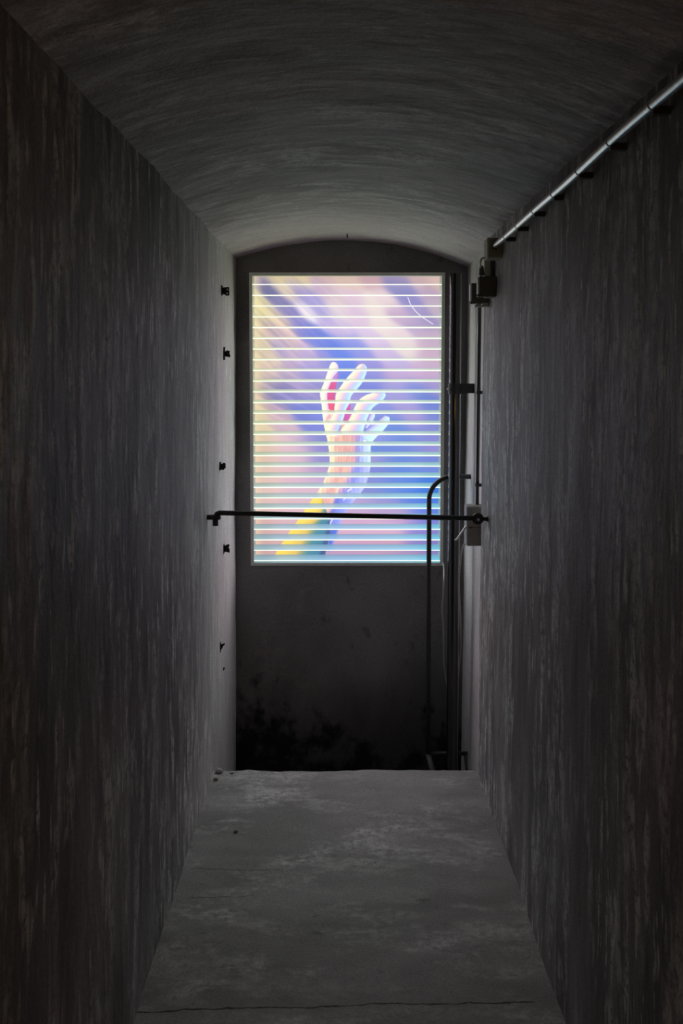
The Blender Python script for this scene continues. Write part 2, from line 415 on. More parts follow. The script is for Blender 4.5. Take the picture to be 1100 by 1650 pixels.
# ---- the printed picture, painted per vertex on a fine flat grid
S = lambda c: np.where(c <= 0.04045, c / 12.92, ((c + 0.055) / 1.055) ** 2.4)
GX, GY = 310, 475
px0, px1, py0, py1 = 406.0, 711.0, 444.0, 908.0
gx, gy = np.meshgrid(np.linspace(px0, px1, GX), np.linspace(py0, py1, GY))
X, Y = gx.ravel(), gy.ravel()
BG = [
 (412,450,205,180,172),(440,449,207,190,152),(480,449,208,190,155),(520,450,200,170,170),(560,450,205,178,168),(600,450,190,155,165),(640,450,160,142,175),(680,450,192,162,165),(706,450,205,175,170),
 (422,457,105,100,145),(430,468,75,80,142),(446,484,122,112,162),(455,496,110,105,165),(466,503,125,115,185),(480,525,120,115,190),(500,537,98,110,202),(520,549,92,114,210),(540,560,78,110,212),(550,576,86,118,220),(556,598,88,115,215),
 (482,469,138,124,185),(500,483,148,138,200),(516,499,160,150,205),(532,524,178,160,210),
 (492,501,218,208,220),(412,480,215,205,160),(412,495,215,205,152),(412,520,212,195,160),(415,545,208,190,165),(415,568,208,192,165),(430,578,212,188,172),
 (430,500,205,190,160),(452,515,205,180,165),(430,533,185,160,170),(462,546,205,175,180),(450,560,160,145,182),(470,580,180,155,190),(500,590,158,145,205),(520,578,130,130,205),(495,570,185,160,200),
 (540,500,210,195,205),(550,530,195,175,212),(540,480,205,185,190),(520,466,175,150,185),(460,465,205,188,165),
 (570,480,205,178,200),(572,505,205,180,205),(600,490,220,205,200),(622,480,215,195,200),(652,468,108,110,172),(640,462,120,115,175),(665,482,125,115,185),(675,502,150,135,185),(690,470,175,150,180),(702,490,185,165,185),(645,505,185,155,188),(672,522,165,145,185),(620,525,222,207,205),(648,542,217,197,205),(690,545,190,165,190),(600,548,202,182,215),(578,560,130,135,215),(562,556,110,125,215),(622,570,190,170,210),(656,560,216,202,200),(692,572,195,165,190),(600,590,135,130,205),(642,590,175,160,210),(692,596,190,165,195),
 (410,605,215,200,165),(430,605,205,180,175),(460,603,172,152,180),(500,605,135,130,205),
 (410,622,200,175,160),(430,622,150,135,170),(452,623,108,104,165),(480,620,165,145,195),(506,624,130,125,190),
 (410,642,205,180,165),(442,643,108,108,175),(470,642,135,125,190),(506,642,140,130,190),
 (412,660,215,195,165),(440,660,180,150,175),(482,660,92,108,195),(510,660,100,115,205),
 (412,680,215,200,165),(450,680,195,165,180),(494,680,98,110,197),(512,680,110,120,210),
 (412,696,215,195,165),(462,696,195,165,185),(506,696,108,118,205),
 (415,712,215,190,165),(460,712,215,180,190),(500,712,160,140,195),(522,712,88,108,192),
 (415,730,215,185,165),(470,730,210,175,190),(522,730,130,120,195),
 (415,747,215,185,165),(470,747,210,175,190),(522,747,130,125,195),
 (415,765,215,185,170),(470,765,215,175,185),(515,765,170,140,190),
 (415,782,220,185,175),(480,782,212,172,190),(510,780,185,155,195),(415,800,220,185,180),(490,800,207,172,190),(415,825,215,180,175),(470,825,210,170,180),(415,842,210,165,165),(470,842,205,165,180),(415,860,205,165,160),(455,860,205,165,170),(415,880,202,162,157),(440,882,200,160,162),(415,897,197,157,155),
 (600,610,120,125,205),(640,605,180,150,195),(682,605,190,155,195),(592,625,100,115,205),(640,625,145,140,205),(675,625,108,125,205),(702,625,158,142,200),(580,645,145,135,205),(650,642,145,140,205),(686,642,98,120,200),(612,660,120,130,208),(660,660,152,140,205),(702,660,110,125,205),(632,675,105,125,205),(672,676,162,140,200),(702,676,115,130,205),(640,692,82,122,205),(682,692,125,130,205),(620,709,142,140,215),(645,709,72,118,205),(692,709,130,130,205),(612,727,80,118,205),(660,727,98,120,205),(702,727,148,135,205),(606,743,158,140,200),(640,745,73,118,205),(692,745,108,125,205),(610,760,112,115,200),(652,762,68,118,210),(692,760,112,130,210),
 (602,778,120,125,200),(642,778,78,118,212),(692,778,58,112,210),(592,795,110,120,195),(642,795,76,118,210),(684,795,48,108,210),
 (582,810,168,145,195),(622,811,130,130,200),(672,812,62,112,212),(572,825,182,155,195),(632,826,168,145,190),(692,826,85,118,215),
 (572,843,197,152,190),(642,843,187,145,190),(692,843,118,120,207),(560,860,205,165,190),(622,860,207,167,195),(692,860,130,120,200),
 (560,875,202,152,180),(622,875,197,147,175),(692,875,130,115,190),(560,891,178,140,175),(622,891,182,140,170),(692,891,125,115,180),(560,905,178,140,175),(660,905,160,130,172)]
num = np.zeros((X.size, 3)); den = np.zeros(X.size) + 1e-9
for (bx, by, r, g, b) in BG:
    dx, dy = X - bx, Y - by
    if by < 700:
        ang = math.radians(42 if bx < 560 else 30 if by < 600 else 12)
        la, lb_ = 13.0, 7.5
        if by > 600: ang = math.radians(22 if bx < 520 else 8); la, lb_ = 14.0, 8.0
    else:
        ang = 0.0; la, lb_ = 20.0, 7.0
    a = dx * math.cos(ang) + dy * math.sin(ang); bb = -dx * math.sin(ang) + dy * math.cos(ang)
    q = (a / la) ** 2 + (bb / lb_) ** 2
    wgt = np.exp(-0.5 * q) + 0.002 / (1 + q)
    num += wgt[:, None] * np.array([r, g, b]) / 255.0; den += wgt
col = num / den[:, None]

rng = np.random.RandomState(3)
def streaks(ang, cx, cy, rx, ry, amp, wl):
    u = -(X * math.sin(ang)) + Y * math.cos(ang); v = X * math.cos(ang) + Y * math.sin(ang)
    t = sum(np.sin(u * 2 * math.pi / (wl * k) + ph + 0.9 * np.sin(v / 47 + ph)) / n for k, ph, n in zip((1, 1.7, 0.62, 2.9), rng.rand(4) * 6.28, (1, 1, 1.6, 1.2)))
    m = np.exp(-((X - cx) / rx) ** 2 - ((Y - cy) / ry) ** 2)
    return 1 + (amp * t * m)[:, None] * np.array([1.1, 1.0, 0.55])
col = col * streaks(math.radians(43), 440, 520, 90, 75, 0.04, 13) * streaks(math.radians(28), 450, 640, 60, 45, 0.04, 12)
def seg_dist(P, pts):
    d = np.full(P.shape[0], 1e9)
    pts = np.array(pts, float)
    for a, b in zip(pts[:-1], pts[1:]):
        ab = b - a; L = (ab ** 2).sum() + 1e-9
        t = np.clip(((P - a) @ ab) / L, 0, 1)
        d = np.minimum(d, np.hypot(*(P - a - t[:, None] * ab).T))
    return d
def inside(P, poly):
    r = np.zeros(P.shape[0], bool); n = len(poly); j = n - 1
    for i in range(n):
        xi, yi = poly[i]; xj, yj = poly[j]
        c = ((yi > P[:, 1]) != (yj > P[:, 1]))
        xx = (xj - xi) * (P[:, 1] - yi) / ((yj - yi) if yj != yi else 1e-9) + xi
        r ^= c & (P[:, 0] < xx); j = i
    return r
PT = np.stack([X, Y], 1)
def crom(pts, sub=6):
    q = smooth_path([(a, b, 0) for a, b in pts], sub)
    return [(v.x, v.y) for v in q]
def strip(left, right, stops, soft=0.7, mod=None):
    """a painted limb between its left and right outlines, coloured across its width"""
    left, right = crom(left), crom(right)
    poly = left + right[::-1]
    xs_ = [q[0] for q in poly]; ys_ = [q[1] for q in poly]
    m = (X > min(xs_) - 3) & (X < max(xs_) + 3) & (Y > min(ys_) - 3) & (Y < max(ys_) + 3)
    idx = np.where(m)[0]; P = PT[idx]
    ins = inside(P, poly)
    sd = seg_dist(P, poly + poly[:1]) * np.where(ins, 1, -1)
    al = np.clip(sd / soft + 0.5, 0, 1)
    dl, dr = seg_dist(P, left), seg_dist(P, right)
    t = dl / (dl + dr + 1e-9)
    if mod is not None: t = np.clip(t + mod(P), 0, 1)
    ts = [s[0] for s in stops]
    cc = np.stack([np.interp(t, ts, [s[1][k] / 255 for s in stops]) for k in range(3)], 1)
    col[idx] = col[idx] * (1 - al[:, None]) + cc * al[:, None]
def hz(pts): return [(490 + a / 6.875, 560 + b / 6.875) for a, b in pts]
CREAM, PINKW, SKY, ICE = (255, 246, 215), (248, 222, 222), (196, 214, 250), (205, 240, 252)
finger = [(0, (254, 244, 214)), (0.26, (248, 226, 208)), (0.44, (230, 196, 210)), (0.58, (206, 190, 234)), (0.72, (176, 202, 244)), (0.88, (186, 228, 248)), (1, (206, 240, 250))]
palm = [(0, (252, 240, 190)), (0.10, (244, 216, 180)), (0.22, (222, 156, 156)), (0.32, (236, 186, 158)), (0.42, (214, 146, 158)), (0.52, (232, 178, 158)), (0.6, (210, 150, 180)), (0.7, (140, 140, 220)), (0.82, (178, 200, 246)), (1, (205, 232, 250))]
wave = lambda P: 0.035 * np.sin(P[:, 0] * 0.9) + 0.02 * np.sin(P[:, 1] * 0.21 + P[:, 0] * 0.35)
# forearm and wrist under the sleeve edge
strip([(527,716),(530,747),(526,765),(519,783),(511,797),(506,808),(512,826),(527,846),(527,893)], [(598,716),(598,754),(594,773),(588,791),(574,809),(559,828),(548,849),(537,878),(529,896)],
      [(0, (255, 240, 190)), (0.14, (240, 192, 172)), (0.3, (224, 158, 162)), (0.43, (236, 188, 162)), (0.55, (210, 160, 200)), (0.66, (128, 134, 226)), (0.82, (160, 164, 236)), (1, (186, 196, 246))], mod=wave)
# blue underside near the cuff
strip([(541,806),(534,824),(528,842),(528,868),(527,897)], [(568,812),(558,829),(548,849),(537,878),(529,897)], [(0, (96, 100, 205)), (0.4, (120, 130, 228)), (1, (150, 158, 236))], soft=6)
strip([(531,862),(529,878),(526,896)], [(546,856),(537,878),(529,897)], [(0, (60, 92, 200)), (1, (72, 104, 214))], soft=4)
# sleeve: yellow running to teal
strip([(504,806),(492,823),(479,843),(466,860),(454,878),(443,895),(436,908)], [(517,806),(523,826),(529,844),(531,862),(528,880),(524,896),(521,908)],
      [(0, (244, 214, 84)), (0.25, (238, 206, 72)), (0.46, (220, 184, 82)), (0.58, (140, 150, 110)), (0.7, (56, 130, 146)), (0.92, (44, 118, 150)), (1, (36, 74, 130))], mod=lambda P: np.clip((845 - P[:, 1]) / 110, -0.1, 0.0) * -0.9 - np.clip((850 - P[:, 1]) / 40, 0, 1) * 0.5)
# magenta webs behind the fingers
strip(hz([(338,285),(280,400),(250,500),(246,560),(258,650),(270,740)]), hz([(372,285),(362,360),(342,470),(334,560),(330,660),(322,760)]), [(0, (206, 60, 140)), (0.5, (214, 56, 134)), (1, (196, 66, 150))], mod=None)
strip(hz([(258,600),(262,660),(272,740)]), hz([(332,600),(328,660),(322,750)]), [(0, (228, 62, 116)), (1, (226, 60, 120))], soft=5)
strip(hz([(338,285),(318,330),(300,380)]), hz([(374,285),(370,330),(352,380)]), [(0, (178, 136, 214)), (1, (172, 110, 200))], soft=4)
# palm
strip(hz([(190,680),(198,800),(224,950),(250,1060),(272,1190),(275,1300)]), hz([(930,860),(880,935),(810,1005),(752,1075),(745,1190),(742,1300)]), palm, mod=wave)
strip(hz([(196,690),(204,800),(226,930),(246,1000)]), hz([(420,800),(400,880),(380,950),(372,1010)]), [(0, (255, 248, 206)), (0.35, (250, 226, 204)), (0.65, (252, 236, 206)), (1, (212, 186, 226))], soft=3)
strip(hz([(478,640),(450,740),(420,850)]), hz([(512,630),(512,760),(470,850)]), [(0, (190, 62, 164)), (1, (196, 74, 172))])
# thumb
strip(hz([(905,768),(850,815),(760,880),(680,935),(620,990)]), hz([(955,785),(958,840),(905,915),(820,1000),(756,1070)]), [(0, (228, 176, 206)), (0.15, (196, 190, 240)), (0.4, (196, 224, 250)), (0.8, (200, 238, 252)), (1, (218, 246, 252))])
strip(hz([(700,880),(672,920),(656,945)]), hz([(790,872),(735,915),(690,950)]), [(0, (96, 90, 196)), (1, (140, 150, 226))], soft=4)
# little finger loop
strip(hz([(735,708),(700,770),(690,830),(676,900)]), hz([(795,735),(785,790),(745,850),(700,915)]), [(0, (176, 168, 226)), (0.3, (146, 128, 206)), (0.55, (196, 200, 244)), (1, (206, 236, 252))])
# ring, middle and fore fingers
strip(hz([(760,512),(690,535),(610,590),(562,670),(512,790),(450,870),(385,960)]), hz([(905,512),(912,545),(862,608),(792,655),(745,705),(706,790),(675,870),(655,950)]), finger)
strip(hz([(640,180),(600,200),(545,262),(468,345),(395,445),(348,525),(336,620),(322,730),(290,830),(250,930)]), hz([(668,184),(697,225),(690,290),(640,400),(575,478),(520,545),(500,625),(458,705),(430,800),(380,940)]), finger)
strip(hz([(318,160),(288,180),(255,262),(215,385),(168,500),(174,590),(190,700),(200,800),(212,880)]), hz([(335,160),(368,195),(370,262),(318,330),(272,430),(246,520),(256,640),(272,730),(290,800)]), [(0, (255, 250, 222)), (0.45, (254, 240, 220)), (0.75, (240, 214, 222)), (1, (206, 190, 232))])
strip(hz([(260,755),(235,790),(228,830)]), hz([(300,760),(280,790),(240,830)]), [(0, (236, 180, 176)), (1, (226, 150, 160))], soft=4)
strip(hz([(392,880),(374,930),(366,950)]), hz([(410,885),(392,935),(378,955)]), [(0, (150, 130, 205)), (1, (120, 100, 200))], soft=4)
strip(hz([(655,1050),(664,1064)]), hz([(690,1048),(700,1064)]), [(0, (250, 255, 255)), (1, (240, 252, 255))])
# highlights on the wrist and a hair-thin scratch
for pth, wd in (([(531,851),(535,843),(537,838)], 1.2), ([(553,812),(558,806),(561,801)], 1.0), ([(560,797),(566,793)], 1.4), ([(659,478),(665,492),(679,507),(700,521)], 0.75), ([(544,790),(541,799)], 0.8)):
    pth = crom(pth); m = np.where((X > min(q[0] for q in pth) - 4) & (X < max(q[0] for q in pth) + 4) & (Y > min(q[1] for q in pth) - 4) & (Y < max(q[1] for q in pth) + 4))[0]
    al = np.clip(1.3 - seg_dist(PT[m], pth) / wd, 0, 0.8)[:, None]
    col[m] = col[m] * (1 - al) + np.array([0.98, 0.96, 0.94]) * al
# yellow spill along the left side, slightly paler right rim
al = np.clip(1 - (X - px0) / 14, 0, 1)[:, None] * 0.45
col = col * (1 - al) + np.array([0.93, 0.87, 0.66]) * al
lin = S(np.clip(col, 0, 1))
rgba = np.concatenate([lin, np.ones((lin.shape[0], 1))], 1).astype(np.float32)

PW, PD = h2 - FW, DEPTH - 0.014
lx = np.linspace(-PW, PW, GX); ls = np.linspace(FW, H_ - FW, GY)
mx, ms = np.meshgrid(lx, ls)
co3 = np.stack([origin.x + mx.ravel(), origin.y + PD * math.cos(TILT) + ms.ravel() * math.sin(TILT), origin.z + PD * math.sin(TILT) - ms.ravel() * math.cos(TILT)], 1)
co3 -= np.array(origin)
i0 = (np.arange(GY - 1)[:, None] * GX + np.arange(GX - 1)[None, :]).ravel()
quads = np.stack([i0, i0 + GX, i0 + GX + 1, i0 + 1], 1)
me = bpy.data.meshes.new('picture_panel')
me.vertices.add(co3.shape[0]); me.vertices.foreach_set('co', co3.ravel().astype(np.float32))
me.loops.add(quads.size); me.loops.foreach_set('vertex_index', quads.ravel().astype(np.int32))
me.polygons.add(quads.shape[0]); me.polygons.foreach_set('loop_start', (np.arange(quads.shape[0]) * 4).astype(np.int32))
me.update(calc_edges=True); me.validate()
at_ = me.color_attributes.new('print', 'FLOAT_COLOR', 'POINT'); at_.data.foreach_set('color', rgba.ravel())
def glow_mat(name, strength, base=(0.2, 0.2, 0.2, 1), rough=0.4):
    m, nt, p = new_mat(name)
    a = N(nt, 'ShaderNodeVertexColor', layer_name='print')
    nt.links.new(a.outputs['Color'], p.inputs['Emission Color'])
    p.inputs['Emission Strength'].default_value = strength
    p.inputs['Base Color'].default_value = base; p.inputs['Roughness'].default_value = rough
    return m
M['print'] = glow_mat('backlit_print', 0.655 * SCREEN, (0.05, 0.05, 0.05, 1), 0.6)
me.materials.append(M['print'])
pn = bpy.data.objects.new('picture_panel', me); C.objects.link(pn); pn.parent = lb
pn['label'] = 'backlit print of a raised hand with yellow sleeve on blurred blue and pink'

# ---- slats: thin backlit acrylic blades with a bright front edge
M['slat'] = glow_mat('backlit_acrylic_slat', 0.62 * SCREEN, (0.05, 0.05, 0.05, 1), 0.35)
edge_m, nt_, p_ = new_mat('lit_slat_edge')
p_.inputs['Base Color'].default_value = (0.8, 0.85, 0.75, 1)
p_.inputs['Emission Color'].default_value = (0.93, 1.0, 0.74, 1); p_.inputs['Emission Strength'].default_value = 0.82 * SCREEN
M['edge'] = edge_m
under_fill_m, nt_, p_ = new_mat('slat_underside_leds')
p_.inputs['Base Color'].default_value = (0.8, 0.8, 0.8, 1)
p_.inputs['Emission Color'].default_value = (1.0, 0.96, 0.97, 1); p_.inputs['Emission Strength'].default_value = 1.45 * SCREEN  # added glow under the slats, unseen from the camera, brightens the walls
M['led'] = under_fill_m
def slat_colour(x, v, b):
    """x 0..1 across, v 0..1 down the box, b 0 front .. 1 back"""
    topL, topR = np.array([196, 204, 150.]), np.array([176, 206, 176.])
    midL, midR = np.array([168, 184, 146.]), np.array([168, 194, 172.])
    botL, botM, botR = np.array([122, 162, 172.]), np.array([98, 156, 196.]), np.array([100, 184, 204.])
    top = topL + (topR - topL) * x; mid = midL + (midR - midL) * x
    bot = botL + (botM - botL) * min(1, x * 2) if x < 0.5 else botM + (botR - botM) * (x * 2 - 1)
    c = top + (mid - top) * min(1, v * 2) if v < 0.5 else mid + (bot - mid) * min(1, (v * 2 - 1) * 1.2)
    c = c * (1.06 - 0.20 * b)
    c = np.clip(c / 255, 0, 1)
    return S(c)
SLATS = 27; s0, ds = 0.0662, 0.0575; TH = 0.0046; SD0, SD1 = 0.006, PD - 0.001
NXS, NYS = 24, 4
for k in range(SLATS):
    sc = s0 + k * ds
    bm = bmesh.new(); lay = bm.verts.layers.float_color.new('print')
    xs_ = span(-PW + 0.0005, PW - 0.0005, NXS); dd = span(SD0, SD1, NYS)
    def mk(x, d, s):
        v = bm.verts.new(LB(x, d, s - (d - SD0) * 0.030) - origin)
        c = slat_colour((x + PW) / (2 * PW), sc / H_, (d - SD0) / (SD1 - SD0))
        v[lay] = (*c, 1); return v
    T = [[mk(x, d, sc - TH) for d in dd] for x in xs_]
    B = [[mk(x, d, sc) for d in dd] for x in xs_]
    for i in range(NXS - 1):
        for j in range(NYS - 1):
            bm.faces.new((T[i][j], T[i + 1][j], T[i + 1][j + 1], T[i][j + 1]))
            f = bm.faces.new((B[i][j], B[i][j + 1], B[i + 1][j + 1], B[i + 1][j])); f.material_index = 2 if k < SLATS - 1 and 2 <= i <= NXS - 4 else 0
        f = bm.faces.new((T[i][0], B[i][0], B[i + 1][0], T[i + 1][0])); f.material_index = 1
        bm.faces.new((T[i][-1], T[i + 1][-1], B[i + 1][-1], B[i][-1]))
    for i in (0, NXS - 1):
        bm.faces.new([T[i][j] for j in range(NYS)] + [B[i][j] for j in reversed(range(NYS))])
    me = bpy.data.meshes.new('slat'); bmesh.ops.recalc_face_normals(bm, faces=bm.faces); bm.to_mesh(me); bm.free()
    me.materials.append(M['slat']); me.materials.append(M['edge']); me.materials.append(M['led'])
    o = bpy.data.objects.new('slat', me); C.objects.link(o); o.parent = lb

# ------------------------------------------------------------------ standing pipe
pp = thing('drain_pipe', 'tall glossy black vertical pipe standing beside the light box', 'pipe', at(729, 1230, 4.75) * 1.0)
bm = bmesh.new()
pt, pb = at(734.0, 441, 4.75), at(728.0, 1240, 4.75)
pdn = pb + (pb - pt) * ((pb.z + 1.0) / (pt.z - pb.z))
tube(bm, [pdn, pb, (pt + pb) / 2, pt], 0.0295, 28)
bpy.context.view_layer.update()
obj('pipe', bm, M['pipe'], pp, True).modifiers.new('edges', 'EDGE_SPLIT')
cz0, cz1 = at(731, 635, 4.75).z, at(731, 618, 4.75).z
cc_ = pb + (pt - pb) * (((cz0 + cz1) / 2 - pb.z) / (pt.z - pb.z))
bm = bmesh.new(); tube(bm, [(cc_.x, cc_.y, cz0), (cc_.x, cc_.y, cz1)], 0.0345, 28); obj('clamp_band', bm, M['black_iron'], pp, True).modifiers.new('edges', 'EDGE_SPLIT')
bm = bmesh.new(); box(bm, (cc_.x + 0.028, cc_.y - 0.006, cz0 + 0.004), (xr(4.75, cz0) + 0.004, cc_.y + 0.006, cz1), 0.001); obj('clamp_arm', bm, M['black_iron'], pp)
bm = bmesh.new(); tube(bm, [(cc_.x - 0.030, cc_.y - 0.016, (cz0 + cz1) / 2), (cc_.x - 0.042, cc_.y - 0.016, (cz0 + cz1) / 2)], 0.006, 6); obj('clamp_bolt', bm, M['steel'], pp)

# ------------------------------------------------------------------ bent ladder rail behind the pipe
RD = 4.815
rl = thing('ladder_rail', 'thin black bent iron ladder rail between light box and pipe', 'rail', at(691, 1240, RD))
bpy.context.view_layer.update()
jx = xr(RD, 1.2)
path = [at(690, 1216, RD), at(690, 1100, RD), at(690.5, 950, RD), at(691, 850, RD)]
arc = []
A0 = at(691, 806, RD)
R_ = at(729, 768, RD).x - A0.x
for i in range(0, 13):
    a = math.pi * (1 - 0.5 * i / 12)
    arc.append(Vector((A0.x + R_ + R_ * math.cos(a), RD, A0.z + (at(0, 768, RD).z - A0.z) * math.sin(a))))
path += arc + [Vector((xr(RD, arc[-1].z) + 0.004, RD, arc[-1].z))]
bm = bmesh.new(); tube(bm, path, 0.0125, 14); obj('rail', bm, M['black_iron'], rl, True)
zz = at(0, 1214, RD).z
bm = bmesh.new(); tube(bm, [(at(690, 0, RD).x, RD, zz), (xr(RD, zz) + 0.004, RD, zz)], 0.0105, 12); obj('rung', bm, M['black_iron'], rl, True)
bm = bmesh.new(); q = at(690, 1216, RD); tube(bm, [q, at(696, 1240, RD - 0.05), (at(706, 0, RD).x, RD - 0.12, -0.72), (at(708, 0, RD).x, RD - 0.13, -1.0)], 0.0135, 12); obj('lower_leg', bm, M['plug'], rl, True)
bm = bmesh.new(); q = at(749, 1214, RD); tube(bm, [(q.x, q.y, q.z), at(752, 1240, RD - 0.02), (q.x + 0.012, RD - 0.03, -1.0)], 0.009, 12); obj('wall_leg', bm, M['plug'], rl, True)

# ------------------------------------------------------------------ safety bar across the end of the floor
BD = 4.0
sb = thing('safety_bar', 'black iron bar spanning the passage in front of the light box', 'bar', at(549, 830, BD))
bpy.context.view_layer.update()
L0, L1, R0 = at(346, 838, BD), at(356, 826.5, BD), at(762, 835, BD)
bm = bmesh.new()
tube(bm, [at(347, 845, BD), at(347, 836, BD), at(347.6, 831, BD), at(349.5, 828, BD), at(353, 826.4, BD)] + [L1 + (R0 - L1) * t for t in (0.03, 0.5, 1.0)], [0.0095] * 2 + [0.0108] * 6, 14)
obj('bar', bm, M['black_iron'], sb, True)
bm = bmesh.new()
q0, q1 = at(355.5, 829.5, BD), at(338, 837, BD)
box(bm, (XL - 0.006, BD - 0.013, q1.z), (q0.x, BD + 0.013, q0.z), 0.003); obj('wall_socket', bm, M['black_iron'], sb)
bm = bmesh.new(); tube(bm, [at(347, 836, BD), at(347, 847, BD)], 0.0125, 14); obj('drop_pin', bm, M['black_iron'], sb, True)
bm = bmesh.new(); rc = at(769.5, 836, BD); torus(bm, rc, 0.0175, 0.0085); 
tube(bm, [rc + Vector((0, -0.008, 0)), rc + Vector((0, 0.008, 0))], 0.0165, 20)
obj('ring_eye', bm, M['black_iron'], sb, True)
bm = bmesh.new(); tube(bm, [rc + Vector((0, -0.012, -0.001)), rc + Vector((0, -0.018, -0.001))], 0.006, 12); obj('pivot_bolt', bm, M['steel'], sb, True)
bm = bmesh.new(); wx = xr(BD, rc.z); tube(bm, [(rc.x + 0.014, BD, rc.z), (wx - 0.006, BD, rc.z), (wx - 0.004, BD, rc.z), (wx + 0.006, BD, rc.z)], [0.0095, 0.0095, 0.0125, 0.0135], 14); obj('wall_peg', bm, M['black_iron'], sb, True)

# ------------------------------------------------------------------ steel conduit under the vault
cd = thing('steel_conduit', 'shiny steel conduit running under the ceiling along the right wall', 'conduit', (0.60, 2.0, 2.30))
bpy.context.view_layer.update()
def cpt(y):
    z = 2.297 + (2.322 - 2.297) * (3.73 - y) / (3.73 - 1.68)
    return Vector((0.616 + 0.0015 * math.sin(y * 5.1), y, z + 0.0015 * math.sin(y * 7)))
bm = bmesh.new(); tube(bm, [cpt(3.745)] + [cpt(y) for y in span(3.70, 0.9, 44)] + [cpt(-0.2), cpt(-3.9)], 0.0112, 16); obj('tube', bm, M['steel'], cd, True)
bm = bmesh.new(); tube(bm, [cpt(3.75), cpt(3.715)], 0.0145, 16); obj('gland', bm, M['plug'], cd, True)
for d_ in (3.466, 3.236, 2.966, 2.698, 2.404, 2.123, 1.84, 1.55, 1.25):
    c_ = cpt(d_); wx = xr(d_, c_.z) + 0.008
    bm = bmesh.new(); box(bm, (c_.x - 0.002, d_ - 0.010, c_.z - 0.020), (wx, d_ + 0.010, c_.z - 0.004), 0.001)
    cl = obj('clip', bm, M['dark_plastic'], cd)
    bm = bmesh.new(); tube(bm, [cpt(d_ - 0.006), cpt(d_ + 0.006)], 0.0119, 16); obj('strap', bm, M['steel'], cl, True)

# ------------------------------------------------------------------ junction box and wall gear at the top of the reveal
jb = thing('junction_box', 'beige square junction box where the steel conduit ends', 'junction box', (0.615, 3.78, 2.25))
bpy.context.view_layer.update()
jz0, jz1 = at(0, 415.5, 3.74).z, at(0, 382.5, 3.74).z
bm = bmesh.new(); box(bm, (0.588, 3.742, jz0), (xr(3.8, 2.3) + 0.006, 3.83, jz1), 0.004); obj('body', bm, M['beige'], jb)
bm = bmesh.new(); box(bm, (0.592, 3.734, jz0 + 0.004), (0.644, 3.743, jz1 - 0.004), 0.002); obj('lid', bm, simple('brown_grey_lid', (0.36, 0.33, 0.26), 0.55, 0, 40, 0.15), jb)
bm = bmesh.new(); tube(bm, smooth_path([at(787, 411, 3.80), at(783, 415.5, 3.80), at(777, 416, 3.80), at(774, 421, 3.80), at(773.5, 427, 3.82), at(775.5, 433, 3.84)], 6), 0.0042, 8); obj('pigtail_cable', bm, M['white_cable'], jb, True)
bm = bmesh.new(); q = at(775.5, 431, 3.84); q2 = at(776, 444, 3.84); tube(bm, [q + Vector((0, 0, 0.008)), q, q2 + Vector((0, 0, 0.004)), q2], [0.006, 0.009, 0.0125, 0.011], 12); obj('connector', bm, M['plug'], jb, True)

tr = thing('cable_trunking', 'pale wall plate with black cable below the junction box', 'trunking', (0.63, 3.95, 2.1))
bpy.context.view_layer.update()
tz0, tz1 = at(0, 480, 3.93).z, at(0, 413, 3.93).z
bm = bmesh.new(); box(bm, (at(780, 0, 3.93).x, 3.925, tz0), (xr(3.94, 2.2) + 0.006, 3.945, tz1), 0.001); obj('plate', bm, M['pale_plate'], tr)
bm = bmesh.new(); tube(bm, [(at(793, 0, 3.91).x, 3.913, tz0), (at(793.3, 0, 3.91).x, 3.913, jz0 + 0.012)], 0.0085, 12); obj('cable', bm, M['dark_plastic'], tr, True)

def wall_unit(name, label, x0, x1, y0, y1, d, th, arm_y):
    t = thing(name, label, 'sensor', at((x0 + x1) / 2, y1, d))
    bpy.context.view_layer.update()
    a, b = at(x0, y1, d), at(x1, y0, d)
    bm = bmesh.new(); box(bm, (a.x, d, a.z), (b.x, d + th, b.z), 0.0025); obj('housing', bm, M['sensor'], t)
    bm = bmesh.new(); box(bm, (a.x + 0.004, d - 0.003, a.z + 0.004), (b.x - 0.004, d + 0.001, b.z - 0.004), 0.001); obj('front_cover', bm, M['sensor'], t)
    bm = bmesh.new(); box(bm, (a.x - 0.007, d + 0.002, a.z + 0.012), (a.x + 0.001, d + th - 0.002, b.z - 0.004), 0.001); obj('side_lens', bm, M['lens'], t)  # white strip paints in the light box's light on the side face
    bm = bmesh.new(); q = Vector((a.x - 0.002, d + th * 0.5, a.z + 0.004)); tube(bm, [q + Vector((0, -th * 0.7, 0)), q + Vector((0, th * 0.2, 0))], 0.0058, 12); obj('hinge_knob', bm, M['plug'], t, True)
    bm = bmesh.new(); box(bm, (b.x - 0.012, d + th * 0.3, arm_y - 0.008), (xr(d, arm_y) + 0.006, d + th * 0.7, arm_y + 0.008)); obj('wall_arm', bm, M['plug'], t)
    return t
ua = wall_unit('sensor_box', 'lower rear charcoal square sensor box on clear bracket near the ceiling', 760, 792, 456, 489, 4.06, 0.036, at(0, 470, 4.06).z)
ub = wall_unit('sensor_box', 'upper front charcoal square sensor box below the junction box', 772, 800, 445, 478, 3.86, 0.03, at(0, 460, 3.86).z)
bm = bmesh.new(); q0, q1 = at(764, 491.5, 4.05), at(794.5, 494.5, 4.05); box(bm, (q0.x, 4.045, q1.z), (q1.x, 4.085, q0.z), 0.001); obj('clear_shelf', bm, M['clear'], ua)
bm = bmesh.new(); q0, q1 = at(792.5, 476, 4.05), at(797, 495, 4.05); box(bm, (q0.x, 4.045, q1.z), (q1.x, 4.085, q0.z), 0.001); obj('clear_upright', bm, M['clear'], ua)
